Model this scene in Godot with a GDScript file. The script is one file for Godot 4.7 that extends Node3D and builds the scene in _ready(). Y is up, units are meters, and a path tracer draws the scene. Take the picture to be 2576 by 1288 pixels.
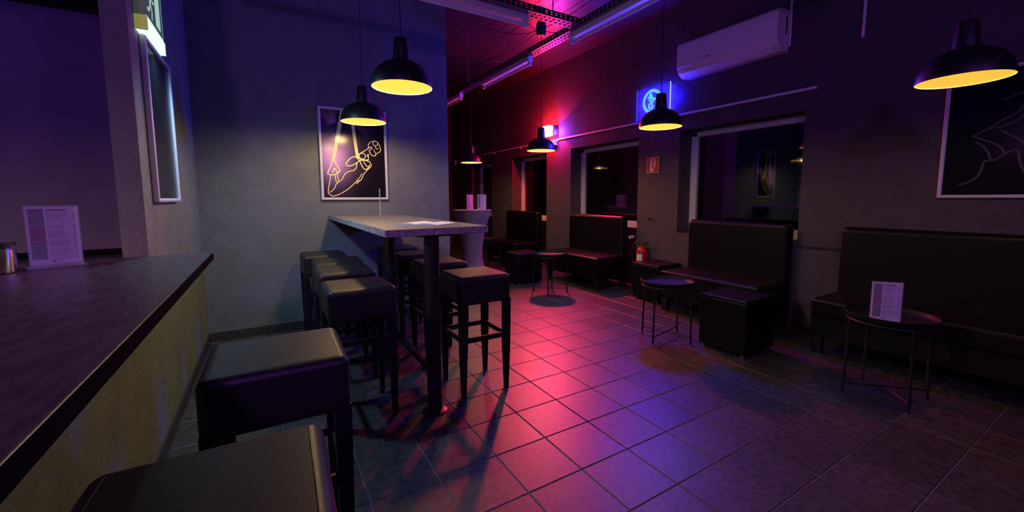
extends Node3D
# A dim lounge bar at night: red and blue wall lamps, yellow pendants, high table with stools, benches under the windows.

const H := 1.29            # camera height
const XW := 4.42           # inner face of the window wall
const ZM := -4.46          # face of the wall that carries the poster
const CEIL := 3.56
const TILE := 0.3025

# ---------------------------------------------------------------- mesh builder
class MB:
	var v := PackedVector3Array()
	var n := PackedVector3Array()
	var u := PackedVector2Array()
	func tri(a: Vector3, b: Vector3, c: Vector3, na: Vector3, nb: Vector3, nc: Vector3, ua := Vector2.ZERO, ub := Vector2.ZERO, uc := Vector2.ZERO) -> void:
		if (b - a).cross(c - a).dot(na + nb + nc) > 0.0:
			v.append_array([a, c, b]); n.append_array([na, nc, nb]); u.append_array([ua, uc, ub])
		else:
			v.append_array([a, b, c]); n.append_array([na, nb, nc]); u.append_array([ua, ub, uc])
	func quad(a: Vector3, b: Vector3, c: Vector3, d: Vector3, out: Vector3) -> void:
		var m := (b - a).cross(d - a)
		if m.length() < 1e-12: m = (c - b).cross(d - b)
		m = m.normalized()
		if m.dot(out) < 0.0: m = -m
		tri(a, b, c, m, m, m, Vector2(0, 1), Vector2(1, 1), Vector2(1, 0)); tri(a, c, d, m, m, m, Vector2(0, 1), Vector2(1, 0), Vector2(0, 0))
	func box(c: Vector3, s: Vector3, b := Basis.IDENTITY) -> MB:
		var h := s / 2.0
		for ax in 3:
			for sg in [-1.0, 1.0]:
				var e := Vector3.ZERO; e[ax] = sg
				var p := Vector3.ZERO; p[(ax + 1) % 3] = 1.0
				var q := Vector3.ZERO; q[(ax + 2) % 3] = 1.0
				quad(c + b * ((e - p - q) * h), c + b * ((e + p - q) * h), c + b * ((e + p + q) * h), c + b * ((e - p + q) * h), b * e)
		return self
	func span(a: Vector3, b: Vector3) -> MB:      # a box from corner to corner
		return box((a + b) / 2.0, (b - a).abs())
	func rbox(c: Vector3, s: Vector3, r: float, seg := 2, b := Basis.IDENTITY) -> MB:
		var h := s / 2.0
		r = minf(r, minf(h.x, minf(h.y, h.z)))
		var e := h - Vector3(r, r, r)
		for ax in 3:
			var a1 := (ax + 1) % 3
			var a2 := (ax + 2) % 3
			var l1 := []
			var l2 := []
			for i in range(seg, -1, -1):
				var k := r * tan(PI / 4.0 * i / seg)
				l1.append(-e[a1] - k); l2.append(-e[a2] - k)
			for i in range(0, seg + 1):
				var k := r * tan(PI / 4.0 * i / seg)
				l1.append(e[a1] + k); l2.append(e[a2] + k)
			for sg in [-1.0, 1.0]:
				for i in l1.size() - 1:
					for j in l2.size() - 1:
						var P := []
						var N := []
						for ij in [[i, j], [i + 1, j], [i + 1, j + 1], [i, j + 1]]:
							var p := Vector3.ZERO
							p[ax] = sg * h[ax]; p[a1] = l1[ij[0]]; p[a2] = l2[ij[1]]
							var q := p.clamp(-e, e)
							var d := (p - q).normalized()
							P.append(c + b * (q + d * r)); N.append(b * d)
						tri(P[0], P[1], P[2], N[0], N[1], N[2]); tri(P[0], P[2], P[3], N[0], N[2], N[3])
		return self
	func taper(c0: Vector3, s0: Vector2, c1: Vector3, s1: Vector2) -> MB:     # square bar whose section changes, running in y
		var A := []
		var B := []
		for k in [[-1, -1], [1, -1], [1, 1], [-1, 1]]:
			A.append(c0 + Vector3(k[0] * s0.x / 2, 0, k[1] * s0.y / 2)); B.append(c1 + Vector3(k[0] * s1.x / 2, 0, k[1] * s1.y / 2))
		for i in 4:
			var j := (i + 1) % 4
			quad(A[i], A[j], B[j], B[i], (A[i] + A[j]) / 2 - c0)
		quad(A[0], A[1], A[2], A[3], c0 - c1); quad(B[0], B[1], B[2], B[3], c1 - c0)
		return self
	func tube(pts: Array, r: float, sides := 8, cap := true) -> MB:
		var rings := []
		var up := Vector3.UP
		for i in pts.size():
			var d: Vector3 = (pts[mini(i + 1, pts.size() - 1)] - pts[maxi(i - 1, 0)]).normalized()
			if absf(d.dot(up)) > 0.95: up = Vector3.RIGHT if absf(d.x) < 0.9 else Vector3.UP
			var s := d.cross(up).normalized()
			var t := s.cross(d).normalized()
			up = t
			var ring := []
			for k in sides:
				var a := TAU * k / sides
				ring.append(s * cos(a) + t * sin(a))
			rings.append(ring)
		for i in pts.size() - 1:
			for k in sides:
				var l := (k + 1) % sides
				var a: Vector3 = rings[i][k]; var b: Vector3 = rings[i][l]; var c: Vector3 = rings[i + 1][l]; var d: Vector3 = rings[i + 1][k]
				tri(pts[i] + a * r, pts[i] + b * r, pts[i + 1] + c * r, a, b, c); tri(pts[i] + a * r, pts[i + 1] + c * r, pts[i + 1] + d * r, a, c, d)
		if cap:
			for e in [[0, 1], [pts.size() - 1, pts.size() - 2]]:
				var o: Vector3 = (pts[e[0]] - pts[e[1]]).normalized()
				for k in sides:
					tri(pts[e[0]], pts[e[0]] + rings[e[0]][k] * r, pts[e[0]] + rings[e[0]][(k + 1) % sides] * r, o, o, o)
		return self
	func lathe(prof: Array, sides := 32, c := Vector3.ZERO, sharp := 0.7) -> MB:    # profile of (radius, height), outside to the right of the path
		for i in prof.size() - 1:
			var p: Vector2 = prof[i]; var q: Vector2 = prof[i + 1]
			if p.distance_to(q) < 1e-7: continue
			var nm := Vector2(q.y - p.y, p.x - q.x).normalized()
			var n0 := nm
			var n1 := nm
			if i > 0:
				var o: Vector2 = prof[i - 1]; var m := Vector2(p.y - o.y, o.x - p.x).normalized()
				if m.dot(nm) > sharp: n0 = (m + nm).normalized()
			if i + 2 < prof.size():
				var o: Vector2 = prof[i + 2]; var m := Vector2(o.y - q.y, q.x - o.x).normalized()
				if m.dot(nm) > sharp: n1 = (m + nm).normalized()
			for k in sides:
				var a := TAU * k / sides; var b := TAU * (k + 1) / sides
				var ca := Vector3(cos(a), 0, sin(a)); var cb := Vector3(cos(b), 0, sin(b)); var y := Vector3.UP
				var A := c + ca * p.x + y * p.y; var B := c + cb * p.x + y * p.y; var C := c + cb * q.x + y * q.y; var D := c + ca * q.x + y * q.y
				var NA := ca * n0.x + y * n0.y; var NB := cb * n0.x + y * n0.y; var NC := cb * n1.x + y * n1.y; var ND := ca * n1.x + y * n1.y
				if p.x > 1e-6: tri(A, B, C, NA, NB, NC)
				if q.x > 1e-6: tri(A, C, D, NA, NC, ND)
		return self
	func prism(poly: PackedVector2Array, o: Vector3, ex: Vector3, ey: Vector3, ez: Vector3) -> MB:   # polygon in (ex, ey), pushed along ez
		var idx := Geometry2D.triangulate_polygon(poly)
		var nz := ez.normalized()
		for i in range(0, idx.size(), 3):
			var P := []
			for k in 3: P.append(o + ex * poly[idx[i + k]].x + ey * poly[idx[i + k]].y)
			tri(P[0], P[1], P[2], -nz, -nz, -nz); tri(P[0] + ez, P[1] + ez, P[2] + ez, nz, nz, nz)
		var cw := Geometry2D.is_polygon_clockwise(poly)
		for i in poly.size():
			var a := poly[i]; var b := poly[(i + 1) % poly.size()]
			var d := b - a
			var out := Vector2(d.y, -d.x) * (-1.0 if cw else 1.0)
			quad(o + ex * a.x + ey * a.y, o + ex * b.x + ey * b.y, o + ex * b.x + ey * b.y + ez, o + ex * a.x + ey * a.y + ez, ex * out.x + ey * out.y)
		return self
	func done() -> ArrayMesh:
		var a := []
		a.resize(Mesh.ARRAY_MAX)
		a[Mesh.ARRAY_VERTEX] = v; a[Mesh.ARRAY_NORMAL] = n; a[Mesh.ARRAY_TEX_UV] = u
		var m := ArrayMesh.new()
		m.add_surface_from_arrays(Mesh.PRIMITIVE_TRIANGLES, a)
		return m

# ---------------------------------------------------------------- scene helpers
var used := {}
var rng := RandomNumberGenerator.new()

func numbered(called: String) -> String:
	used[called] = used.get(called, 0) + 1
	return called if used[called] == 1 else "%s_%03d" % [called, used[called] - 1]

func obj(called: String, mb, m: Material, parent: Node = null) -> MeshInstance3D:
	var o := MeshInstance3D.new()
	o.mesh = mb.done() if mb is MB else mb
	o.material_override = m
	if parent == null:
		o.name = numbered(called); add_child(o)
	else:
		o.name = called; parent.add_child(o, true)
	return o

func tag(o: Node, label: String, category: String, group := "") -> void:
	o.set_meta("label", label); o.set_meta("category", category)
	if group: o.set_meta("group", group)

func thing(called: String, label: String, category: String, at: Vector3, turn := 0.0, group := "") -> Node3D:
	var o := Node3D.new()
	o.name = numbered(called); add_child(o)
	o.position = at; o.rotation.y = turn
	tag(o, label, category, group)
	return o

func copy(src: Node3D, called: String, label: String, at: Vector3, turn := 0.0) -> Node3D:
	var o: Node3D = src.duplicate()
	o.name = numbered(called); add_child(o)
	o.position = at; o.rotation.y = turn
	o.set_meta("label", label)
	return o

func struct(called: String, mb, m: Material, parent: Node = null) -> MeshInstance3D:
	var o := obj(called, mb, m, parent)
	if parent == null: o.set_meta("kind", "structure")
	return o

func mat(c: Color, rough := 0.6, metal := 0.0, spec := 0.5) -> StandardMaterial3D:
	var m := StandardMaterial3D.new()
	m.albedo_color = c; m.roughness = rough; m.metallic = metal; m.metallic_specular = spec
	return m

func grey(l: float, tint := Color(1, 1, 1)) -> Color:     # a base colour of linear value l
	return Color(l * tint.r, l * tint.g, l * tint.b).linear_to_srgb()

func glow(c: Color, k: float, base := Color(0.02, 0.02, 0.02)) -> StandardMaterial3D:
	var m := mat(base, 0.5)
	m.emission_enabled = true; m.emission = c; m.emission_energy_multiplier = k
	return m

func noise_tex(freq: float, oct: int, as_normal: bool, strength := 4.0, ramp: Array = [], size := 512, kind := FastNoiseLite.TYPE_SIMPLEX_SMOOTH, seed_ := 1) -> NoiseTexture2D:
	var f := FastNoiseLite.new()
	f.noise_type = kind; f.frequency = freq; f.fractal_octaves = oct; f.seed = seed_
	var t := NoiseTexture2D.new()
	t.width = size; t.height = size; t.seamless = true; t.noise = f
	if as_normal:
		t.as_normal_map = true; t.bump_strength = strength
	elif ramp.size() > 0:
		var g := Gradient.new()
		g.offsets = PackedFloat32Array([0.25, 0.75]); g.colors = PackedColorArray(ramp)
		t.color_ramp = g
	return t

func tri_map(m: StandardMaterial3D, scale: Vector3, tex: Texture2D = null, nrm: Texture2D = null, ns := 1.0) -> StandardMaterial3D:
	m.uv1_triplanar = true; m.uv1_world_triplanar = true; m.uv1_scale = scale
	if tex: m.albedo_texture = tex
	if nrm:
		m.normal_enabled = true; m.normal_texture = nrm; m.normal_scale = ns
	return m

func light_at(parent: Node, p: Vector3, c: Color, e: float, size: float, called := "lamp_light") -> OmniLight3D:
	var l := OmniLight3D.new()
	l.name = called; parent.add_child(l, true)
	l.position = p; l.light_color = c; l.light_energy = e; l.light_size = size; l.omni_range = 14.0; l.omni_attenuation = 2.0; l.shadow_enabled = true
	return l

func area_at(parent: Node, p: Vector3, look: Vector3, up: Vector3, c: Color, e: float, size: Vector2) -> AreaLight3D:
	var l := AreaLight3D.new()
	l.name = "panel_light"; parent.add_child(l, true)
	l.position = p
	l.basis = Basis.looking_at(look, up)
	l.light_color = c; l.light_energy = e; l.area_size = size; l.area_range = 14.0; l.area_attenuation = 2.0; l.shadow_enabled = true
	return l

# ---------------------------------------------------------------- drawn prints
func brush(im: Image, pts: Array, w: float, c: Color) -> void:
	for i in pts.size() - 1:
		var a: Vector2 = pts[i]; var b: Vector2 = pts[i + 1]
		var lo := a.min(b) - Vector2(w + 2, w + 2); var hi := a.max(b) + Vector2(w + 2, w + 2)
		for y in range(maxi(0, int(lo.y)), mini(im.get_height(), int(hi.y) + 1)):
			for x in range(maxi(0, int(lo.x)), mini(im.get_width(), int(hi.x) + 1)):
				var p := Vector2(x + 0.5, y + 0.5)
				var d := p.distance_to(Geometry2D.get_closest_point_to_segment(p, a, b))
				var k := clampf(w / 2.0 + 0.7 - d, 0.0, 1.0) * c.a
				if k > 0.0: im.set_pixel(x, y, im.get_pixel(x, y).lerp(Color(c.r, c.g, c.b), k))

func ring_pts(c: Vector2, rx: float, ry: float, a0 := 0.0, a1 := TAU, k := 20) -> Array:
	var o := []
	for i in k + 1:
		var a := a0 + (a1 - a0) * i / k
		o.append(c + Vector2(cos(a) * rx, sin(a) * ry))
	return o

func haze_spot(im: Image, c: Vector2, r: Vector2, col: Color, k: float) -> void:
	for y in im.get_height():
		for x in im.get_width():
			var d := (Vector2(x, y) - c) / r
			var f := exp(-d.length_squared() * 2.0) * k
			if f > 0.01: im.set_pixel(x, y, im.get_pixel(x, y).lerp(col, f))

func smooth_pts(p: Array) -> Array:
	if p.size() < 3: return p
	var o := []
	for i in p.size() - 1:
		var a: Vector2 = p[maxi(i - 1, 0)]; var b: Vector2 = p[i]; var c: Vector2 = p[i + 1]; var d: Vector2 = p[mini(i + 2, p.size() - 1)]
		for k in 4: o.append(b.cubic_interpolate(c, a, d, k / 4.0))
	o.append(p[-1])
	return o

func print_mat(im: Image, rough := 0.5, spec := 0.5) -> StandardMaterial3D:
	var m := mat(Color.WHITE, rough, 0.0, spec)
	im.generate_mipmaps()
	m.albedo_texture = ImageTexture.create_from_image(im)
	return m

func menu_print(page: Color, seed_: int) -> StandardMaterial3D:
	var r := RandomNumberGenerator.new(); r.seed = seed_
	var im := Image.create(192, 304, false, Image.FORMAT_RGB8)
	im.fill(page)
	im.fill_rect(Rect2i(8, 8, 56, 88), page * Color(0.36, 0.50, 0.46))
	im.fill_rect(Rect2i(8, 98, 56, 80), page * Color(0.62, 0.10, 0.34))
	im.fill_rect(Rect2i(8, 180, 56, 96), page * Color(0.36, 0.50, 0.46))
	im.fill_rect(Rect2i(74, 12, 76, 8), page * Color(0.25, 0.2, 0.28))
	var y := 30
	while y < 282:
		var w := r.randi_range(52, 84)
		var x := 74
		while x < 74 + w:
			var q := r.randi_range(3, 9)
			im.fill_rect(Rect2i(x, y, q, 2), page * Color(0.35, 0.28, 0.36)); x += q + 2
		im.fill_rect(Rect2i(168, y, 12, 2), page * Color(0.35, 0.28, 0.36))
		y += 7 if r.randf() > 0.18 else 16
	im.fill_rect(Rect2i(78, 286, 16, 8), page * Color(0.4, 0.3, 0.4))
	return print_mat(im, 0.45)

func picture_point(c: Vector2) -> Vector2:      # reads the outline taken down for the framed line drawing
	var l := 120.0 + (c.y - 180.0) * 50.0 / 985.0
	var r := 838.0 + (c.y - 180.0) * 27.0 / 985.0
	return Vector2((c.x - l) / (r - l) * 448.0, (c.y - 178.0) / 987.0 * 640.0)

func figure_print() -> StandardMaterial3D:
	var im := Image.create(448, 640, false, Image.FORMAT_RGB8)
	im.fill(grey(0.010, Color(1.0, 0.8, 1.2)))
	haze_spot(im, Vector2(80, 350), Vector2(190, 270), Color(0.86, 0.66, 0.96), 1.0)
	var yl := Color(0.98, 0.95, 0.66)
	var set_ := [
		[14, [[352, 190], [306, 480], [266, 740]]], [10, [[372, 190], [324, 500], [280, 735]]],
		[14, [[455, 190], [492, 480], [526, 700]]], [10, [[470, 190], [512, 500], [541, 700]]],
		[8, [[262, 740], [240, 820], [215, 890], [270, 905], [325, 880]]], [8, [[275, 735], [330, 835], [340, 862], [312, 875], [285, 830], [262, 880]]],
		[6, [[245, 900], [232, 1000], [220, 1095], [235, 1122], [265, 1142], [330, 1125], [420, 1070], [480, 1015], [520, 975], [570, 955], [600, 890], [640, 840], [680, 800], [685, 775], [660, 735]]],
		[6, [[240, 1100], [285, 1055], [305, 1003], [365, 950], [395, 890], [440, 860], [495, 845], [520, 805], [527, 755]]],
		[6, [[290, 905], [300, 970], [318, 995]]], [6, [[312, 890], [328, 975]]],
		[7, [[405, 770], [450, 715], [495, 690], [535, 712], [545, 740], [480, 788], [425, 798], [405, 770]]],
		[8, [[540, 700], [600, 730], [655, 715]]], [8, [[548, 738], [600, 722], [655, 738]]],
		[6, [[545, 660], [620, 612], [665, 578]]], [7, [[560, 745], [585, 800], [612, 832], [645, 822], [668, 780]]], [6, [[600, 745], [630, 790], [655, 800]]],
		[6, [[575, 950], [520, 1000]]], [5, [[580, 880], [555, 930], [520, 965]]], [6, [[640, 680], [652, 655], [655, 700]]],
		[6, [[655, 590], [655, 545], [682, 512], [720, 498], [758, 510], [778, 540], [788, 565], [797, 595], [778, 628], [742, 645], [735, 668], [700, 668], [678, 648], [665, 612], [690, 592], [688, 570], [662, 580]]],
		[5, [[735, 560], [745, 590], [770, 580]]], [5, [[715, 600], [735, 640]]],
	]
	for s in set_:
		var p := []
		for q in s[1]: p.append(picture_point(Vector2(q[0], q[1])))
		brush(im, smooth_pts(p), s[0] * 0.95, yl)
	for e in [[585, 680, 36, 34], [735, 527, 28, 26]]:
		var p := []
		for q in ring_pts(Vector2(e[0], e[1]), e[2], e[3]): p.append(picture_point(q))
		brush(im, p, 5.5, yl)
	return print_mat(im, 0.16, 0.5)

func wide_print() -> StandardMaterial3D:
	var im := Image.create(512, 512, false, Image.FORMAT_RGB8)
	im.fill(grey(0.006, Color(1.0, 0.8, 1.6)))
	haze_spot(im, Vector2(205, 285), Vector2(95, 120), Color(0.36, 0.16, 0.55), 0.8)
	var pale := Color(0.36, 0.31, 0.35)
	var set_ := [
		[[525, 1065], [600, 1045], [670, 1010], [715, 950], [730, 880], [760, 850], [830, 850], [900, 810], [960, 780], [1020, 780], [1050, 880], [1090, 960], [1150, 1020], [1240, 1040]],
		[[610, 625], [740, 570], [870, 500], [1000, 440], [1050, 320], [1100, 250]], [[610, 625], [700, 660], [800, 700], [880, 750], [910, 795]],
		[[650, 680], [720, 730], [770, 790], [790, 840]], [[740, 570], [860, 560], [990, 520], [1030, 480]], [[860, 590], [940, 640], [1020, 680], [1090, 730], [1200, 700]],
		[[860, 330], [1000, 290], [1136, 260], [1300, 300]], [[1240, 1040], [1330, 960], [1360, 820], [1300, 700], [1200, 640], [1100, 560]],
	]
	for s in set_:
		var p := []
		for q in s: p.append(Vector2((q[0] - 350.0) * 0.2313, (q[1] - 60.0) / 1105.0 * 512.0))
		brush(im, smooth_pts(p), 6.0, pale)
	return print_mat(im, 0.35, 0.2)

# ---------------------------------------------------------------- materials
var M := {}

func make_materials() -> void:
	var plaster := noise_tex(0.06, 4, true, 3.0)
	var wallv := noise_tex(0.012, 3, false, 0, [Color(0.95, 0.95, 0.95), Color(1, 1, 1)], 512, FastNoiseLite.TYPE_SIMPLEX_SMOOTH, 5)
	M.wall_mid = tri_map(mat(grey(0.18, Color(0.96, 1.0, 1.0)), 0.75), Vector3(0.7, 0.7, 0.7), wallv, plaster, 0.25)
	M.wall = tri_map(mat(grey(0.10, Color(1.0, 0.88, 0.95)), 0.8, 0.0, 0.3), Vector3(0.7, 0.7, 0.7), wallv, plaster, 0.3)
	M.wall_green = tri_map(mat(grey(0.26, Color(0.82, 1.0, 0.70)), 0.7), Vector3(0.7, 0.7, 0.7), wallv, plaster, 0.25)
	M.ceiling = tri_map(mat(grey(0.05), 0.34, 0.0, 1.0), Vector3(0.8, 0.8, 0.8), wallv, plaster, 0.06)
	M.seam = mat(grey(0.03), 0.8)
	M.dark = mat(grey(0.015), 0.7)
	var tv := noise_tex(0.03, 4, false, 0, [Color(0.75, 0.75, 0.75), Color(1, 1, 1)], 512, FastNoiseLite.TYPE_SIMPLEX_SMOOTH, 9)
	var tn := noise_tex(0.05, 4, true, 3.0, [], 512, FastNoiseLite.TYPE_SIMPLEX_SMOOTH, 12)
	M.tile = []
	for k in 4:
		M.tile.append(tri_map(mat(grey(0.048 + 0.005 * k, Color(1.0, 0.96, 0.95)), 0.42 + 0.012 * k, 0.0, 0.6), Vector3(1.3, 1.3, 1.3), tv, tn, 0.06))
	M.grout = tri_map(mat(grey(0.20, Color(1.0, 0.95, 0.92)), 0.85), Vector3(3, 3, 3), tv)
	M.base_tile = tri_map(mat(grey(0.06, Color(1.1, 0.95, 0.95)), 0.45), Vector3(2, 2, 2), tv, tn, 0.3)
	var leather_n := noise_tex(0.09, 3, true, 2.5, [], 512, FastNoiseLite.TYPE_CELLULAR, 4)
	M.leather = tri_map(mat(grey(0.016, Color(1.0, 0.92, 0.9)), 0.45, 0.0, 0.5), Vector3(5, 5, 5), null, leather_n, 0.18)
	M.leather_bench = tri_map(mat(grey(0.004, Color(1.0, 0.75, 0.85)), 0.40, 0.0, 0.36), Vector3(5, 5, 5), null, leather_n, 0.18)
	M.black_wood = mat(grey(0.008, Color(1.1, 0.95, 0.9)), 0.45)
	M.black_metal = mat(grey(0.012), 0.38, 0.0, 0.5)
	var streak := noise_tex(0.02, 4, false, 0, [Color(0.78, 0.77, 0.76), Color(1, 1, 1)], 512, FastNoiseLite.TYPE_SIMPLEX_SMOOTH, 21)
	M.counter = tri_map(mat(grey(0.06, Color(1.05, 0.85, 0.9)), 0.36, 0.0, 0.5), Vector3(2.6, 2.6, 0.7), streak, tn, 0.15)
	M.counter_edge = mat(grey(0.008), 0.7, 0.0, 0.08)
	M.tabletop = tri_map(mat(grey(0.19, Color(1.0, 0.95, 0.90)), 0.5), Vector3(3.2, 3.2, 0.8), streak, tn, 0.12)
	M.lit_table_edge = tri_map(mat(grey(0.45, Color(1.0, 0.97, 0.97)), 0.55), Vector3(3.2, 3.2, 0.8), streak)  # paler than the top: light on the edges put into the colour
	M.silver = mat(grey(0.68, Color(1.0, 0.95, 0.97)), 0.4, 0.15)
	M.white = mat(grey(0.82), 0.45)
	M.white_frame = mat(grey(0.8), 0.5)
	M.chrome = mat(grey(0.75), 0.13, 1.0)
	M.steel = mat(grey(0.32), 0.4, 0.9)
	M.tray = mat(grey(0.012), 0.5, 0.0, 0.3)
	M.shade = mat(grey(0.012), 0.42)
	M.lining = mat(grey(0.7, Color(1, 0.9, 0.55)), 0.5)
	M.cord = mat(grey(0.008), 0.6)
	M.cover = tri_map(mat(grey(0.20, Color(1.0, 0.97, 1.0)), 0.85), Vector3(20, 20, 20), null, leather_n, 0.15)
	M.paper = mat(grey(0.75), 0.6)
	M.acrylic = mat(Color(0.9, 0.88, 0.95, 0.16), 0.05)
	M.acrylic.transparency = BaseMaterial3D.TRANSPARENCY_ALPHA
	M.glass = mat(Color(0.02, 0.02, 0.025, 0.18), 0.03, 0.0, 1.0)
	M.glass.transparency = BaseMaterial3D.TRANSPARENCY_ALPHA
	M.red_paint = mat(grey(0.42, Color(1.0, 0.03, 0.03)), 0.35)
	M.black_plastic = mat(grey(0.012), 0.5)
	M.menu = menu_print(Color(0.98, 0.95, 0.96), 3)
	M.menu_pink = menu_print(Color(0.98, 0.50, 0.74), 8)

# ---------------------------------------------------------------- repeated furniture
func make_stool() -> Node3D:
	var t := thing("bar_stool", "", "bar stool", Vector3.ZERO, 0.0, "upholstered bar stools")
	var s := MB.new()
	s.rbox(Vector3(0, 0.6975, 0), Vector3(0.37, 0.185, 0.37), 0.03, 3)
	var seat := obj("seat", s, M.leather, t)
	var w := MB.new()
	w.tube([Vector3(-0.157, 0.787, -0.157), Vector3(0.157, 0.787, -0.157), Vector3(0.157, 0.787, 0.157), Vector3(-0.157, 0.787, 0.157), Vector3(-0.157, 0.787, -0.157)], 0.0035, 6, false)
	obj("seam_piping", w, M.leather, seat)
	for x in [-1, 1]:
		for z in [-1, 1]:
			var l := MB.new()
			l.taper(Vector3(x * 0.16, 0.63, z * 0.16), Vector2(0.046, 0.046), Vector3(x * 0.158, 0.30, z * 0.158), Vector2(0.042, 0.042))
			l.taper(Vector3(x * 0.158, 0.30, z * 0.158), Vector2(0.042, 0.042), Vector3(x * 0.158, 0.0, z * 0.158), Vector2(0.026, 0.026))
			obj("leg", l, M.black_wood, t)
	for k in 4:
		var b := Basis(Vector3.UP, k * PI / 2)
		var r := MB.new()
		r.rbox(b * Vector3(0, 0.375, 0.158), Vector3(0.28, 0.034, 0.02), 0.004, 1, b)
		obj("stretcher", r, M.black_wood, t)
	return t

func make_bench(len_: float, label: String, at: Vector3) -> Node3D:      # base: middle of the run, against the wall; the sitter faces -x
	var t := thing("bench", label, "bench", at, 0.0, "upholstered wall benches")
	var b := MB.new()
	b.rbox(Vector3(-0.075, 0.605, 0), Vector3(0.13, 0.84, len_), 0.045, 3)
	obj("backrest", b, M.leather_bench, t)
	var s := MB.new()
	s.rbox(Vector3(-0.36, 0.385, 0), Vector3(0.50, 0.15, len_), 0.03, 3)
	obj("seat", s, M.leather_bench, t)
	var a := MB.new()
	a.span(Vector3(-0.595, 0.15, -len_ / 2 + 0.01), Vector3(-0.02, 0.32, len_ / 2 - 0.01))
	obj("apron", a, M.leather_bench, t)
	var xs := [-0.55, -0.06]
	var zs := [-len_ / 2 + 0.05, len_ / 2 - 0.05]
	if len_ > 1.6: zs.append(0.0)
	for x in xs:
		for z in zs:
			var l := MB.new()
			l.taper(Vector3(x, 0.16, z), Vector2(0.075, 0.075), Vector3(x, 0.0, z), Vector2(0.06, 0.06))
			obj("leg", l, M.black_wood, t)
	return t

func make_cube() -> Node3D:
	var t := thing("ottoman", "", "ottoman", Vector3.ZERO, 0.0, "cube ottomans")
	var s := MB.new()
	s.rbox(Vector3(0, 0.235, 0), Vector3(0.43, 0.43, 0.41), 0.018, 2)
	obj("body", s, M.leather_bench, t)
	var p := MB.new()
	p.rbox(Vector3(0, 0.452, 0), Vector3(0.425, 0.028, 0.405), 0.012, 2)
	obj("top_cushion", p, M.leather_bench, t)
	for x in [-1, 1]:
		for z in [-1, 1]:
			var f := MB.new()
			f.lathe([Vector2(0, 0), Vector2(0.016, 0), Vector2(0.018, 0.022), Vector2(0, 0.022)], 10, Vector3(x * 0.18, 0, z * 0.17))
			obj("foot", f, M.steel, t)
	return t

func make_side_table() -> Node3D:
	var t := thing("side_table", "", "side table", Vector3.ZERO, 0.0, "round tray side tables")
	var p := MB.new()
	p.lathe([Vector2(0, 0.505), Vector2(0.205, 0.505), Vector2(0.222, 0.512), Vector2(0.230, 0.53), Vector2(0.231, 0.545), Vector2(0.227, 0.547), Vector2(0.224, 0.532), Vector2(0.214, 0.517), Vector2(0.2, 0.511), Vector2(0, 0.511)], 40)
	obj("tray_top", p, M.tray, t)
	var r := MB.new()
	var ring := []
	for k in 33: ring.append(Vector3(cos(TAU * k / 32.0) * 0.215, 0.497, sin(TAU * k / 32.0) * 0.215))
	r.tube(ring, 0.008, 6, false)
	obj("rim_ring", r, M.black_metal, t)
	for k in 4:
		var a := PI / 4 + k * PI / 2
		var l := MB.new()
		l.tube([Vector3(cos(a) * 0.218, 0.50, sin(a) * 0.218), Vector3(cos(a) * 0.232, 0.0, sin(a) * 0.232)], 0.009, 8)
		obj("leg", l, M.black_metal, t)
	for k in 2:
		var a := PI / 4 + k * PI / 2
		var d := Vector3(cos(a), 0, sin(a)) * 0.229
		var x := MB.new()
		x.tube([d + Vector3(0, 0.06, 0), -d + Vector3(0, 0.06, 0)], 0.006, 6)
		obj("cross_brace", x, M.black_metal, t)
	return t

func make_menu(label: String, at: Vector3, turn: float, print_: Material, group := "menu cards in clear stands") -> Node3D:
	var t := thing("menu_stand", label, "menu", at, turn, group)
	var c := MB.new()
	c.quad(Vector3(-0.072, 0.012, 0.0012), Vector3(0.072, 0.012, 0.0012), Vector3(0.072, 0.246, 0.0012), Vector3(-0.072, 0.246, 0.0012), Vector3(0, 0, 1))
	obj("printed_card", c, print_, t)
	var b := MB.new()
	b.quad(Vector3(-0.072, 0.012, -0.0012), Vector3(0.072, 0.012, -0.0012), Vector3(0.072, 0.246, -0.0012), Vector3(-0.072, 0.246, -0.0012), Vector3(0, 0, -1))
	b.quad(Vector3(-0.072, 0.246, -0.0012), Vector3(0.072, 0.246, -0.0012), Vector3(0.072, 0.246, 0.0012), Vector3(-0.072, 0.246, 0.0012), Vector3(0, 1, 0))
	b.quad(Vector3(-0.072, 0.012, -0.0012), Vector3(-0.072, 0.246, -0.0012), Vector3(-0.072, 0.246, 0.0012), Vector3(-0.072, 0.012, 0.0012), Vector3(-1, 0, 0))
	b.quad(Vector3(0.072, 0.012, -0.0012), Vector3(0.072, 0.246, -0.0012), Vector3(0.072, 0.246, 0.0012), Vector3(0.072, 0.012, 0.0012), Vector3(1, 0, 0))
	obj("card_back", b, M.paper, t)
	var a := MB.new()
	a.box(Vector3(0, 0.128, 0.0042), Vector3(0.152, 0.25, 0.002)).box(Vector3(0, 0.128, -0.0042), Vector3(0.152, 0.25, 0.002))
	obj("clear_sleeve", a, M.acrylic, t)
	var f := MB.new()
	f.rbox(Vector3(0, 0.0025, 0.0), Vector3(0.17, 0.005, 0.075), 0.0015, 1)
	obj("clear_foot", f, M.acrylic, t)
	return t

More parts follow.
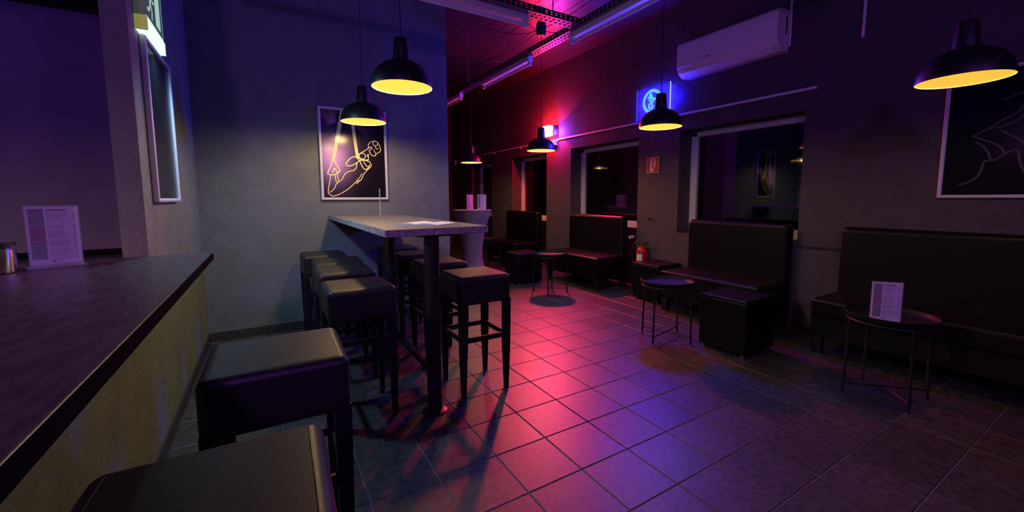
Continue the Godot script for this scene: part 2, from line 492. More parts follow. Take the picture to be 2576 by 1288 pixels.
func make_pendant() -> Node3D:
	var t := thing("pendant_lamp", "", "pendant lamp", Vector3.ZERO, 0.0, "black dome pendant lamps")
	var s := MB.new()
	var prof := [Vector2(0.190, 0.0), Vector2(0.190, 0.012), Vector2(0.184, 0.045), Vector2(0.170, 0.082), Vector2(0.147, 0.114), Vector2(0.115, 0.138), Vector2(0.080, 0.155), Vector2(0.054, 0.164), Vector2(0.051, 0.19), Vector2(0.044, 0.292), Vector2(0.040, 0.300), Vector2(0.010, 0.304), Vector2(0.0, 0.304)]
	s.lathe(prof, 40)
	obj("shade", s, M.shade, t)
	var i := MB.new()
	i.lathe([Vector2(0.0, 0.150), Vector2(0.075, 0.149), Vector2(0.110, 0.134), Vector2(0.142, 0.111), Vector2(0.166, 0.079), Vector2(0.180, 0.043), Vector2(0.186, 0.012), Vector2(0.1865, 0.0), Vector2(0.190, 0.0)], 40)
	obj("inner_lining", i, M.lining, t)
	var g := MB.new()
	g.lathe([Vector2(0, 0.003), Vector2(0.180, 0.003), Vector2(0.1855, 0.008), Vector2(0.172, 0.052), Vector2(0, 0.074)], 40)
	obj("glowing_bulb_disc", g, M.lamp_glow, t)
	var c := MB.new()
	c.tube([Vector3(0, 0.30, 0), Vector3(0, CEIL - 1.91 - 0.02, 0)], 0.0035, 6)
	obj("cord", c, M.cord, t).name = "cord"
	light_at(t, Vector3(0, 0.047, 0), Color(1.0, 0.82, 0.55), 0.42, 0.05)
	return t

func make_batten() -> Node3D:      # along its own z, hung from the top at y = 0
	var t := thing("tube_light", "", "tube light", Vector3.ZERO, 0.0, "unlit white tube lights under the ceiling rails")
	var h := MB.new()
	h.prism(PackedVector2Array([Vector2(-0.024, 0), Vector2(0.024, 0), Vector2(0.036, -0.05), Vector2(0.030, -0.056), Vector2(-0.030, -0.056), Vector2(-0.036, -0.05)]), Vector3(0, 0, -0.62), Vector3(1, 0, 0), Vector3(0, 1, 0), Vector3(0, 0, 1.24))
	obj("housing", h, M.white, t)
	var b := MB.new()
	b.tube([Vector3(0, -0.086, -0.585), Vector3(0, -0.086, 0.585)], 0.017, 12)
	obj("tube", b, M.white, t)
	for z in [-1, 1]:
		var e := MB.new()
		e.rbox(Vector3(0, -0.08, z * 0.603), Vector3(0.036, 0.062, 0.034), 0.006, 1)
		obj("lamp_holder", e, M.white, t)
	return t

func rail_mesh(length: float) -> MB:      # perforated channel along z, open at the top
	var b := MB.new()
	var k := int(length / 0.055)
	var st := length / k
	for x in [-0.05, 0.05]:
		b.box(Vector3(x, 0.004, 0), Vector3(0.024, 0.003, length))
		b.box(Vector3(x * 1.24, 0.012, 0), Vector3(0.003, 0.018, length))
		b.box(Vector3(x * 1.24, 0.055, 0), Vector3(0.003, 0.014, length))
		b.box(Vector3(x * 1.24, 0.034, 0), Vector3(0.003, 0.008, length))
	b.box(Vector3(0, 0.004, 0), Vector3(0.022, 0.003, length))
	for i in k:
		var z := -length / 2 + (i + 0.5) * st
		b.box(Vector3(0, 0.004, z), Vector3(0.11, 0.003, st * 0.45))
		for x in [-0.062, 0.062]:
			b.box(Vector3(x, 0.036, z), Vector3(0.003, 0.045, st * 0.68))
	return b

# ---------------------------------------------------------------- build
func _ready() -> void:
	rng.seed = 77
	# camera
	var cam := Camera3D.new()
	cam.name = "camera"; add_child(cam)
	var near := 0.05
	cam.basis = Basis.from_euler(Vector3(deg_to_rad(-5.6078), deg_to_rad(-30.922), deg_to_rad(-0.23)))
	cam.position = Vector3(0, H, 0)
	cam.set_frustum(near * 1288.0 / 1026.133, Vector2(0, -46.36 / 1026.133 * near), near, 60.0)
	cam.current = true
	# night sky and exposure
	var env := Environment.new()
	env.background_mode = Environment.BG_COLOR
	env.background_color = Color(0.001, 0.001, 0.002)
	env.tonemap_mode = Environment.TONE_MAPPER_LINEAR
	env.tonemap_exposure = 1.0
	env.sdfgi_enabled = true; env.ssao_enabled = true; env.ssil_enabled = true
	var we := WorldEnvironment.new()
	we.name = "world_environment"; we.environment = env; add_child(we)

	M.lamp_glow = glow(Color(1.0, 0.706, 0.26), 1.8, Color(0.05, 0.04, 0.01))
	M.lamp_glow_dim = glow(Color(1.0, 0.66, 0.23), 1.45, Color(0.05, 0.04, 0.01))
	make_materials()
	build_shell()
	build_windows()
	build_bar()
	build_table_group()
	build_lounge()
	build_far_table()
	build_ceiling_things()
	build_pendants()
	build_wall_lamps()
	build_wall_things()
	build_added_lamps()

func build_shell() -> void:
	# floor: slab with the grout bed, tiles on it
	var f := MB.new()
	f.span(Vector3(-4.1, -0.25, -10.8), Vector3(4.9, -0.003, 3.4))
	var floor_ := struct("floor", f, M.grout)
	var tm := MB.new()
	var e := 0.1486; var ch := 0.0025
	tm.quad(Vector3(-e + ch, 0, -e + ch), Vector3(e - ch, 0, -e + ch), Vector3(e - ch, 0, e - ch), Vector3(-e + ch, 0, e - ch), Vector3.UP)
	for k in 4:
		var b := Basis(Vector3.UP, k * PI / 2)
		tm.quad(b * Vector3(-e + ch, 0, e - ch), b * Vector3(e - ch, 0, e - ch), b * Vector3(e, -0.0015, e), b * Vector3(-e, -0.0015, e), b * Vector3(0, 1, 1))
		tm.quad(b * Vector3(-e, -0.0015, e), b * Vector3(e, -0.0015, e), b * Vector3(e, -0.02, e), b * Vector3(-e, -0.02, e), b * Vector3(0, 0, 1))
	var tile_mesh := tm.done()
	var spots := []
	for i in range(-14, 15):
		for j in range(-14, 33):
			var c := Vector3(0.3135 + (i + 0.5) * TILE, 0, -1.095 - (j + 0.5) * TILE)
			if c.x < -3.9 or c.x > XW + 0.19 or c.z > 3.1 or c.z < -10.6: continue
			if c.z < ZM - 0.1 and c.x < 1.7: continue
			if c.x < -0.5 and c.x > -0.62 and c.z < 1.4: continue
			var q: Vector3 = (get_node("camera") as Node3D).basis.inverse() * (c - Vector3(0, H, 0))
			var seen: bool = q.z < -0.3 and absf(q.x / q.z) < 1.33 and c.x > -0.5 and q.y / -q.z > -0.78
			spots.append([c, q.length() + (0.0 if seen else 100.0)])
	spots.sort_custom(func(a, b): return a[1] < b[1])
	var rest := MB.new()
	for k in spots.size():
		var c: Vector3 = spots[k][0]
		var tilt := Basis.from_euler(Vector3(rng.randf_range(-0.0018, 0.0018), 0, rng.randf_range(-0.0018, 0.0018)))
		if k < 300:
			var t := obj("floor_tile", tile_mesh, M.tile[rng.randi() % 4], floor_)
			t.position = c; t.basis = tilt
		else:
			rest.quad(c + Vector3(-e, 0, -e), c + Vector3(e, 0, -e), c + Vector3(e, 0, e), c + Vector3(-e, 0, e), Vector3.UP)
			for q in 4:
				var b := Basis(Vector3.UP, q * PI / 2)
				rest.quad(c + b * Vector3(-e, 0, e), c + b * Vector3(e, 0, e), c + b * Vector3(e, -0.004, e), c + b * Vector3(-e, -0.004, e), b * Vector3(0, 0, 1))
	obj("distant_tiles", rest, M.tile[1], floor_).set_meta("kind", "stuff")

	# ceiling with its boards
	var cm := MB.new()
	cm.span(Vector3(-4.1, CEIL + 0.008, -10.8), Vector3(4.9, CEIL + 0.25, 3.4))
	var ceil_ := struct("ceiling", cm, M.seam)
	var bm := MB.new()
	bm.rbox(Vector3.ZERO, Vector3(0.419, 0.02, 2.392), 0.003, 1)
	var board := bm.done()
	for i in range(-16, 5):
		for j in 6:
			var x := 2.847 + (i - 0.5) * 0.425
			if x > 4.5: continue
			var o := obj("ceiling_board", board, M.ceiling, ceil_)
			o.position = Vector3(x, CEIL + 0.01, 2.2 - j * 2.4 - (1.2 if i % 2 else 0.0))

	# walls
	struct("wall_middle", MB.new().span(Vector3(-4.0, -0.1, ZM - 0.2), Vector3(1.82, CEIL + 0.02, ZM)), M.wall_mid)
	struct("wall_corridor", MB.new().span(Vector3(1.62, -0.1, -10.6), Vector3(1.82, CEIL + 0.02, ZM - 0.2)), M.wall)
	struct("wall_far", MB.new().span(Vector3(1.6, -0.1, -10.8), Vector3(4.9, CEIL + 0.02, -10.6)), M.wall)
	struct("wall_rear", MB.new().span(Vector3(-4.2, -0.1, 3.2), Vector3(4.9, CEIL + 0.02, 3.4)), M.wall)
	struct("wall_left", MB.new().span(Vector3(-4.2, -0.1, ZM - 0.2), Vector3(-4.0, CEIL + 0.02, 3.2)), M.wall)
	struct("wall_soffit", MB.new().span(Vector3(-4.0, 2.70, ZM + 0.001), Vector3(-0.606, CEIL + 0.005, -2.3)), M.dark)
	# wall that carries the bar: full height beyond the counter, waist high below it
	var pw := MB.new()
	pw.span(Vector3(-0.605, -0.1, ZM), Vector3(-0.51, CEIL + 0.02, -2.62))
	struct("wall_bar", pw, M.wall_green)
	struct("wall_counter", MB.new().span(Vector3(-0.605, -0.1, -2.6195), Vector3(-0.51, 0.9745, 1.6)), M.wall_green)
	# window wall with its openings
	var w := MB.new()
	w.span(Vector3(XW, 2.10, -10.8), Vector3(XW + 0.38, CEIL + 0.02, 3.4))
	var cuts := [[-9.32, -8.27], [-7.37, -6.14], [-5.45, -3.985], [-3.335, -1.965]]
	var z0 := -10.8
	for c in cuts:
		w.span(Vector3(XW, -0.1, z0), Vector3(XW + 0.38, 2.10, c[0])); z0 = c[1]
	w.span(Vector3(XW, -0.1, z0), Vector3(XW + 0.38, 2.10, 3.4))
	w.span(Vector3(XW, -0.1, -3.335), Vector3(XW + 0.38, 0.842, -1.965))
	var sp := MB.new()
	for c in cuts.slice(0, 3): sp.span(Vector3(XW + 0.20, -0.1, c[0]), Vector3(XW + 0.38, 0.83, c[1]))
	struct("wall_right", w, M.wall)
	struct("shade_spandrel_2", sp, M.dark)  # spandrels below the windows, near-black to put the niche shade into the colour
	# skirting of tile pieces
	var bb := struct("baseboard_middle", MB.new().span(Vector3(-0.498, 0, ZM), Vector3(1.82, 0.08, ZM + 0.004)), M.grout)
	for k in 8:
		var l := minf(0.298, 1.82 - (-0.498 + k * 0.3))
		var o := obj("skirting_tile", MB.new().rbox(Vector3(-0.498 + k * 0.3 + l / 2, 0.0425, ZM + 0.007), Vector3(l, 0.085, 0.01), 0.002, 1), M.base_tile, bb)
	var bb2 := struct("baseboard_bar", MB.new().span(Vector3(-0.51, 0, ZM + 0.012), Vector3(-0.506, 0.08, 1.5)), M.grout)
	for k in 20:
		obj("skirting_tile", MB.new().rbox(Vector3(-0.503, 0.0425, ZM + 0.012 + k * 0.3 + 0.149), Vector3(0.01, 0.085, 0.298), 0.002, 1), M.base_tile, bb2)
	struct("baseboard_right", MB.new().rbox(Vector3(XW - 0.006, 0.04, 0.6), Vector3(0.012, 0.08, 5.1), 0.002, 1), M.base_tile)
	struct("trim_1", MB.new().rbox(Vector3(XW - 0.006, 0.808, 0.6), Vector3(0.012, 0.022, 5.12), 0.003, 1), M.seam)

func build_windows() -> void:
	var cuts := [[-3.335, -1.965], [-5.45, -3.985], [-7.37, -6.14], [-9.32, -8.27]]
	for k in 4:
		var a: float = cuts[k][0]; var b: float = cuts[k][1]
		var win := Node3D.new()
		win.name = "window_%d" % (k + 1); add_child(win); win.set_meta("kind", "structure")
		win.position = Vector3(XW + 0.225, 0.84, (a + b) / 2)
		var w := b - a
		var lo := 0.003 if k == 0 else -0.005
		var fr := MB.new()
		for s in [-1.0, 1.0]: fr.rbox(Vector3(0.03, 0.63, s * (w / 2 - 0.043)), Vector3(0.06, 1.25, 0.085), 0.008, 1)
		fr.rbox(Vector3(0.03, 1.225, 0), Vector3(0.06, 0.066, w), 0.008, 1)
		fr.rbox(Vector3(0.03, 0.05 + lo, 0), Vector3(0.06, 0.1, w), 0.008, 1)
		obj("window_frame", fr, M.white_frame, win)
		obj("pane", MB.new().box(Vector3(0.036, 0.645, 0), Vector3(0.012, 1.10, w - 0.16)), M.glass, win)

func build_bar() -> void:
	var t := thing("bar_counter", "dark streaked bar counter top with a black edge, at the left of the room", "counter", Vector3(-0.75, 0.975, -0.898))
	obj("worktop", MB.new().rbox(Vector3(0, 0.0185, 0.0), Vector3(0.99, 0.037, 3.44), 0.006, 2), M.counter, t)
	obj("edge_band", MB.new().rbox(Vector3(0.4945, 0.0175, 0), Vector3(0.006, 0.034, 3.436), 0.0015, 1), M.counter_edge, t)
	# back counter behind the bar
	var b := thing("back_counter", "dark low back counter with a raised rear lip, behind the bar against the purple wall", "counter", Vector3(-2.2, 0, ZM + 0.002))
	obj("cabinet", MB.new().span(Vector3(-1.5, 0, 0.0), Vector3(1.55, 0.81, 0.5)), M.dark, b)
	obj("worktop", MB.new().rbox(Vector3(0.02, 0.83, 0.26), Vector3(3.1, 0.04, 0.52), 0.004, 1), M.counter, b)
	obj("upstand", MB.new().rbox(Vector3(0.02, 0.872, 0.012), Vector3(3.1, 0.044, 0.02), 0.003, 1), M.counter_edge, b)
	# menu and bowl on the bar
	make_menu("menu card in a clear stand on the dark bar counter, beside the chrome bowl", Vector3(-0.757, 1.0123, -2.405), deg_to_rad(22), M.menu)
	var c := thing("chrome_bowl", "shiny chrome round bowl with a black rim on the bar counter, left of the menu", "bowl", Vector3(-0.895, 1.0123, -2.30))
	obj("body", MB.new().lathe([Vector2(0, 0), Vector2(0.058, 0), Vector2(0.062, 0.004), Vector2(0.062, 0.105), Vector2(0.058, 0.107), Vector2(0.058, 0.01), Vector2(0, 0.008)], 36), M.chrome, c)
	obj("black_rim", MB.new().lathe([Vector2(0.057, 0.104), Vector2(0.064, 0.104), Vector2(0.064, 0.114), Vector2(0.057, 0.114), Vector2(0.057, 0.104)], 36), M.black_plastic, c)
	# framed dark board on the bar wall
	var fr := thing("framed_board", "tall black board in a thin silver frame on the bar wall, below the exit sign", "board", Vector3(-0.51, 1.27, -3.115))
	obj("dark_panel", MB.new().span(Vector3(0.001, 0.01, -0.30), Vector3(0.018, 0.842, 0.30)), mat(grey(0.008), 0.25), fr)
	for s in [-1, 1]:
		obj("frame_bar", MB.new().rbox(Vector3(0.0155, 0.426, s * 0.305), Vector3(0.029, 0.852, 0.022), 0.008, 2), M.silver, fr)
	for y in [0.011, 0.841]:
		obj("frame_bar", MB.new().rbox(Vector3(0.0155, y, 0), Vector3(0.029, 0.022, 0.60), 0.008, 2), M.silver, fr)
	# exit sign
	var ex := thing("exit_sign", "glowing white and green exit sign box on the bar wall, above the black board", "exit sign", Vector3(-0.51, 2.126, -2.97))
	obj("housing", MB.new().span(Vector3(0.001, 0.07, -0.22), Vector3(0.042, 0.33, 0.215)), glow(Color(0.55, 0.62, 0.45), 0.3, Color(0.6, 0.6, 0.5)), ex)
	obj("end_cap", MB.new().rbox(Vector3(0.026, 0.035, 0.219), Vector3(0.05, 0.07, 0.006), 0.002, 1), glow(Color(0.68, 0.66, 0.28), 0.5, Color(0.6, 0.6, 0.4)), ex)
	obj("end_cap", MB.new().rbox(Vector3(0.026, 0.20, 0.219), Vector3(0.05, 0.255, 0.006), 0.002, 1), glow(Color(0.30, 0.36, 0.26), 0.4, Color(0.5, 0.5, 0.4)), ex)
	obj("light_slot", MB.new().span(Vector3(0.001, 0.001, -0.22), Vector3(0.048, 0.07, 0.2155)), glow(Color(0.85, 1.0, 0.96), 1.25), ex)
	var im := Image.create(256, 160, false, Image.FORMAT_RGB8)
	im.fill(Color(0.20, 0.36, 0.36))
	for r in [Rect2i(0, 0, 256, 5), Rect2i(0, 150, 256, 10), Rect2i(0, 0, 5, 160), Rect2i(251, 0, 5, 160)]: im.fill_rect(r, Color(0.95, 1, 1))
	im.fill_rect(Rect2i(150, 24, 70, 112), Color(0.82, 0.95, 0.92))
	var fg := Color(0.82, 0.95, 0.92)
	brush(im, ring_pts(Vector2(104, 40), 7, 7), 10, fg)
	brush(im, [Vector2(98, 56), Vector2(84, 92)], 20, fg)
	brush(im, [Vector2(84, 92), Vector2(104, 110), Vector2(96, 136)], 11, fg)
	brush(im, [Vector2(82, 94), Vector2(66, 118), Vector2(42, 122)], 11, fg)
	brush(im, [Vector2(100, 60), Vector2(122, 76), Vector2(138, 70)], 8, fg)
	brush(im, [Vector2(94, 60), Vector2(68, 66), Vector2(58, 86)], 8, fg)
	var pm := glow(Color.WHITE, 0.55)
	pm.emission_energy_multiplier = 0.6; pm.emission_texture = ImageTexture.create_from_image(im); pm.emission_operator = BaseMaterial3D.EMISSION_OP_MULTIPLY
	_sign_face(ex, pm)
	var xl := SpotLight3D.new()
	xl.name = "sign_light"; ex.add_child(xl, true)
	xl.position = Vector3(0.075, 0.05, 0); xl.basis = Basis.looking_at(Vector3(1.0, -2.1, -0.45), Vector3.UP)
	xl.light_color = Color(0.64, 0.84, 1.0); xl.light_energy = 2.2; xl.light_size = 0.07
	xl.spot_angle = 70.0; xl.spot_angle_attenuation = 1.0; xl.spot_range = 14.0; xl.spot_attenuation = 2.0; xl.shadow_enabled = true
	area_at(ex, Vector3(0.055, 0.03, 0), Vector3(1, -1, 0).normalized(), Vector3(0, 0, 1), Color(0.72, 1.0, 0.92), 0.06, Vector2(0.05, 0.4))

func _sign_face(ex: Node, pm: Material) -> void:
	var q := MB.new()
	q.quad(Vector3(0.0425, 0.072, 0.214), Vector3(0.0425, 0.072, -0.218), Vector3(0.0425, 0.328, -0.218), Vector3(0.0425, 0.328, 0.214), Vector3(1, 0, 0))
	obj("pictogram_panel", q, pm, ex)

func build_table_group() -> void:
	var t := thing("high_table", "long high bar table with a pale grey top, set against the poster wall", "table", Vector3(0.835, 0, -3.32))
	obj("tabletop", MB.new().rbox(Vector3(0, 1.101, 0), Vector3(0.61, 0.042, 2.278), 0.004, 2), M.tabletop, t)
	for e in [[Vector3(0, 1.101, 1.1395), Vector3(0.606, 0.038, 0.003)], [Vector3(-0.3055, 1.101, 0), Vector3(0.003, 0.038, 2.272)], [Vector3(0.3055, 1.101, 0), Vector3(0.003, 0.038, 2.272)]]:
		obj("edge_band", MB.new().rbox(e[0], e[1], 0.001, 1), M.lit_table_edge, t)  # strips whose paler colour stands for light falling on the table edges
	for z in [1.04, 0.07]:
		obj("post", MB.new().lathe([Vector2(0, 0.008), Vector2(0.044, 0.008), Vector2(0.044, 1.079), Vector2(0, 1.079)], 24, Vector3(-0.02, 0, z)), M.black_metal, t)
		obj("floor_flange", MB.new().lathe([Vector2(0, 0), Vector2(0.074, 0), Vector2(0.074, 0.006), Vector2(0.07, 0.009), Vector2(0, 0.009)], 28, Vector3(-0.02, 0, z)), M.black_metal, t)
		obj("bracket_plate", MB.new().rbox(Vector3(-0.02, 1.075, z), Vector3(0.2, 0.008, 0.16), 0.002, 1), M.black_metal, t)
	obj("foot_rail", MB.new().rbox(Vector3(-0.02, 0.235, 0.55), Vector3(0.03, 0.045, 0.9), 0.004, 1), M.black_metal, t)
	# things on it
	var ang := atan2(0.862, 3.72)
	make_menu("clear menu stand seen edge-on, on the pale high table before the poster", Vector3(0.862, 1.1225, -3.72), PI / 2 - ang + 0.02, M.menu)
	var bk := thing("booklet", "open white paper booklet lying on the near end of the high table", "booklet", Vector3(0.87, 1.1225, -2.54), deg_to_rad(-52))
	for s in [-1.0, 1.0]:
		var pg := MB.new()
		var px := []
		for k in 7:
			var q := k / 6.0
			px.append(Vector3(s * q * 0.16, 0.004 + 0.010 * sin(q * PI) * (1.0 - q * 0.5), 0))
		for k in 6:
			pg.quad(px[k] + Vector3(0, 0, -0.11), px[k + 1] + Vector3(0, 0, -0.11), px[k + 1] + Vector3(0, 0, 0.11), px[k] + Vector3(0, 0, 0.11), Vector3.UP)
			pg.quad(px[k] + Vector3(0, 0, 0.11), px[k + 1] + Vector3(0, 0, 0.11), Vector3(px[k + 1].x, 0, 0.11), Vector3(px[k].x, 0, 0.11), Vector3(0, 0, 1))
			pg.quad(px[k] + Vector3(0, 0, -0.11), px[k + 1] + Vector3(0, 0, -0.11), Vector3(px[k + 1].x, 0, -0.11), Vector3(px[k].x, 0, -0.11), Vector3(0, 0, -1))
		pg.quad(px[6] + Vector3(0, 0, -0.11), px[6] + Vector3(0, 0, 0.11), Vector3(px[6].x, 0, 0.11), Vector3(px[6].x, 0, -0.11), Vector3(s, 0, 0))
		obj("page", pg, M.paper, bk)
	# stools
	var st := make_stool()
	st.position = Vector3(0.435, 0, -2.515); st.set_meta("label", "black bar stool left of the high table, nearest of its row")
	copy(st, "bar_stool", "black bar stool left of the high table, second of its row from the front", Vector3(0.45, 0, -3.105), 0.01)
	copy(st, "bar_stool", "black bar stool left of the high table, third of its row from the front", Vector3(0.475, 0, -3.565), -0.02)
	copy(st, "bar_stool", "black bar stool left of the high table, last of its row by the wall", Vector3(0.425, 0, -4.105), 0.02)
	copy(st, "bar_stool", "black bar stool right of the high table, front one in the red light", Vector3(1.185, 0, -2.485), 0.0)
	copy(st, "bar_stool", "black bar stool right of the high table, second of its row from the front", Vector3(1.16, 0, -3.10), 0.015)
	copy(st, "bar_stool", "black bar stool right of the high table, third of its row from the front", Vector3(1.13, 0, -3.66), -0.015)
	copy(st, "bar_stool", "black bar stool right of the high table, last of its row by the wall", Vector3(1.15, 0, -4.20), 0.0)
	copy(st, "bar_stool", "black bar stool at the bar counter with its whole seat in view", Vector3(0.006, 0, -1.535), -0.02).scale = Vector3(1.09, 1.0, 1.0)
	copy(st, "bar_stool", "black bar stool closest to the camera, half under the bar counter edge", Vector3(-0.118, 0, -0.815), -0.03).scale = Vector3(1.06, 1.0, 1.0)

func build_lounge() -> void:
	make_bench(1.10, "black upholstered wall bench behind the cube ottoman whose top shines blue", Vector3(XW, 0, -2.53))
	make_bench(1.20, "black upholstered wall bench left of the fire extinguisher, under the second window", Vector3(XW, 0, -4.72))
	make_bench(1.16, "black upholstered wall bench farthest away, just right of the grey covered table", Vector3(XW, 0, -6.82))
	make_bench(3.2, "long black wall bench at the right edge, below the wide framed picture", Vector3(XW, 0, 0.03))
	var c := make_cube()
	c.position = Vector3(3.395, 0, -1.94); c.set_meta("label", "black cube ottoman in front of the bench, its top shining blue")
	copy(c, "ottoman", "black cube ottoman below the fire extinguisher, against the wall between two benches", Vector3(4.19, 0, -3.43), 0.0)
	copy(c, "ottoman", "black cube ottoman whose top shines red, left of the far round table", Vector3(3.33, 0, -5.23), 0.0)
	var s := make_side_table()
	s.position = Vector3(3.074, 0, -2.40); s.rotation.y = deg_to_rad(57); s.set_meta("label", "round black side table with thin legs, beside the blue-lit cube ottoman")
	copy(s, "side_table", "round black side table with thin legs, beside the red-topped cube ottoman", Vector3(3.27, 0, -4.45), deg_to_rad(2))
	copy(s, "side_table", "round black side table carrying a menu, before the long bench at right", Vector3(3.375, 0, -0.94), 0.0)
	copy(s, "side_table", "round black side table farthest away, beside the grey covered table", Vector3(3.46, 0, -6.66), 0.2)
	make_menu("menu card in a clear stand on the round side table before the long bench", Vector3(3.25, 0.5115, -0.93), deg_to_rad(-53), M.menu)

func build_far_table() -> void:
	var t := thing("covered_table", "round cocktail table in a grey stretch cover, seen past the wall corner", "table", Vector3(2.94, 0, -6.2))
	var prof := [Vector2(0.0, 0.0), Vector2(0.27, 0.0), Vector2(0.27, 0.03), Vector2(0.20, 0.12), Vector2(0.165, 0.28), Vector2(0.165, 0.45), Vector2(0.19, 0.62), Vector2(0.225, 0.78), Vector2(0.27, 0.93), Vector2(0.312, 1.05), Vector2(0.318, 1.07)]
	var b := MB.new()
	b.lathe(prof, 36)
	obj("stretch_cover", b, M.cover, t)
	obj("tabletop", MB.new().lathe([Vector2(0, 1.071), Vector2(0.322, 1.071), Vector2(0.325, 1.080), Vector2(0.32, 1.088), Vector2(0, 1.088)], 36), M.cover, t)
	make_menu("pale menu card standing on the grey covered table, right one of its two", Vector3(3.10, 1.0885, -6.16), deg_to_rad(-25), M.menu)
	make_menu("pink menu card standing on the grey covered table, left one of its two", Vector3(2.91, 1.0885, -6.22), deg_to_rad(22), M.menu_pink)

func build_ceiling_things() -> void:
	# perforated rails
	var r1 := thing("ceiling_rail", "perforated metal ceiling rail running along the room toward the far end", "rail", Vector3(2.77, 2.955, -4.0), 0.0, "perforated ceiling rails")
	obj("perforated_channel", rail_mesh(12.0), M.steel, r1)
	for z in [-3.62, -0.2, 1.9, 4.0]:
		obj("hanger_rod", MB.new().tube([Vector3(0, 0.0, z + 1.7), Vector3(0, CEIL - 2.955, z + 1.7)], 0.006, 6), M.steel, r1)
	var r2 := thing("ceiling_rail", "perforated metal ceiling rail crossing from the poster wall side to the long rail", "rail", Vector3(1.20, 2.955, -3.27), PI / 2, "perforated ceiling rails")
	obj("perforated_channel", rail_mesh(2.98), M.steel, r2)
	for z in [-1.0, 1.22]:
		obj("hanger_rod", MB.new().tube([Vector3(0, 0.0, z), Vector3(0, CEIL - 2.955, z)], 0.006, 6), M.steel, r2)
	# unlit tube lights
	var b := make_batten()
	b.position = Vector3(2.77, 2.957, -2.80); b.set_meta("label", "unlit white tube light on the long rail, nearest, lit blue along its side")
	copy(b, "tube_light", "unlit white tube light on the long rail, middle one glowing pink", Vector3(2.77, 2.957, -4.80))
	copy(b, "tube_light", "unlit white tube light on the long rail, small far one cut by the wall corner", Vector3(2.77, 2.957, -6.80))
	copy(b, "tube_light", "unlit white tube light on the crossing rail, above the poster wall corner", Vector3(1.53, 2.957, -3.30), PI / 2)
	# cable hub
	var h := thing("cable_hub", "black cable hub on the ceiling with thin cables spreading out, right of the rail crossing", "cable hub", Vector3(3.165, 3.37, -4.53))
	obj("body", MB.new().lathe([Vector2(0, 0.0), Vector2(0.05, 0.0), Vector2(0.062, 0.03), Vector2(0.066, 0.12), Vector2(0.055, 0.165), Vector2(0.03, 0.189), Vector2(0, 0.189)], 12), M.black_plastic, h)
	for e in [Vector3(-0.45, 0.185, 0.15), Vector3(-0.55, 0.185, -0.55), Vector3(0.0, 0.185, -2.1), Vector3(0.0, 0.185, 1.9), Vector3(0.45, 0.185, 0.2)]:
		var pts := []
		for k in 9:
			var q := k / 8.0
			pts.append(Vector3(0, 0.085, 0).lerp(e, q) - Vector3(0, 0.10 * sin(q * PI) * (0.4 + 0.6 * (1 - q)), 0))
		obj("cable", MB.new().tube(pts, 0.0045, 6), M.cord, h)

func build_pendants() -> void:
	var p := make_pendant()
	var spots := [
		[Vector3(0.779, 1.987, -2.651), "black dome pendant lamp over the near part of the high table", 1.0, CEIL],
		[Vector3(0.769, 1.954, -3.807), "black dome pendant lamp hanging right in front of the yellow line poster", 1.0, CEIL],
		[Vector3(3.161, 1.932, -2.60), "black dome pendant lamp in front of the blue glowing sign", 0.45, CEIL],
		[Vector3(3.17, 1.909, -4.531), "black dome pendant lamp just under the red wall lamp", 0.85, 3.368],
		[Vector3(3.164, 1.911, -6.675), "small far black dome pendant lamp beside the wall corner, tinted red", 1.0, CEIL],
		[Vector3(3.24, 1.907, -0.695), "large black dome pendant lamp at the right edge, before the wide framed picture", 0.22, CEIL],
		[Vector3(-2.6, 1.9, -1.6), "added black dome pendant lamp behind the bar counter, out of view", 4.8, CEIL]]  # added out of view to throw pink light on the bar walls
	for k in spots.size():
		var e: Array = spots[k]
		var q: Node3D = p
		if k > 0: q = copy(p, "pendant_lamp", e[1], e[0])
	for k in spots.size():
		var e: Array = spots[k]
		var q: Node3D = get_node("pendant_lamp" if k == 0 else "pendant_lamp_%03d" % k)
		q.position = e[0]; q.set_meta("label", e[1])
		(q.get_node("cord") as MeshInstance3D).mesh = MB.new().tube([Vector3(0, 0.30, 0), Vector3(0, e[3] - e[0].y, 0)], 0.0035, 6).done()
		for c in q.get_children():
			if c is OmniLight3D: c.light_energy = 0.62 * e[2]
		if k == 6:
			for c in q.get_children():
				if c is OmniLight3D: c.light_color = Color(1.0, 0.72, 0.74)
		if k == 5: (q.get_node("glowing_bulb_disc") as MeshInstance3D).material_override = M.lamp_glow_dim

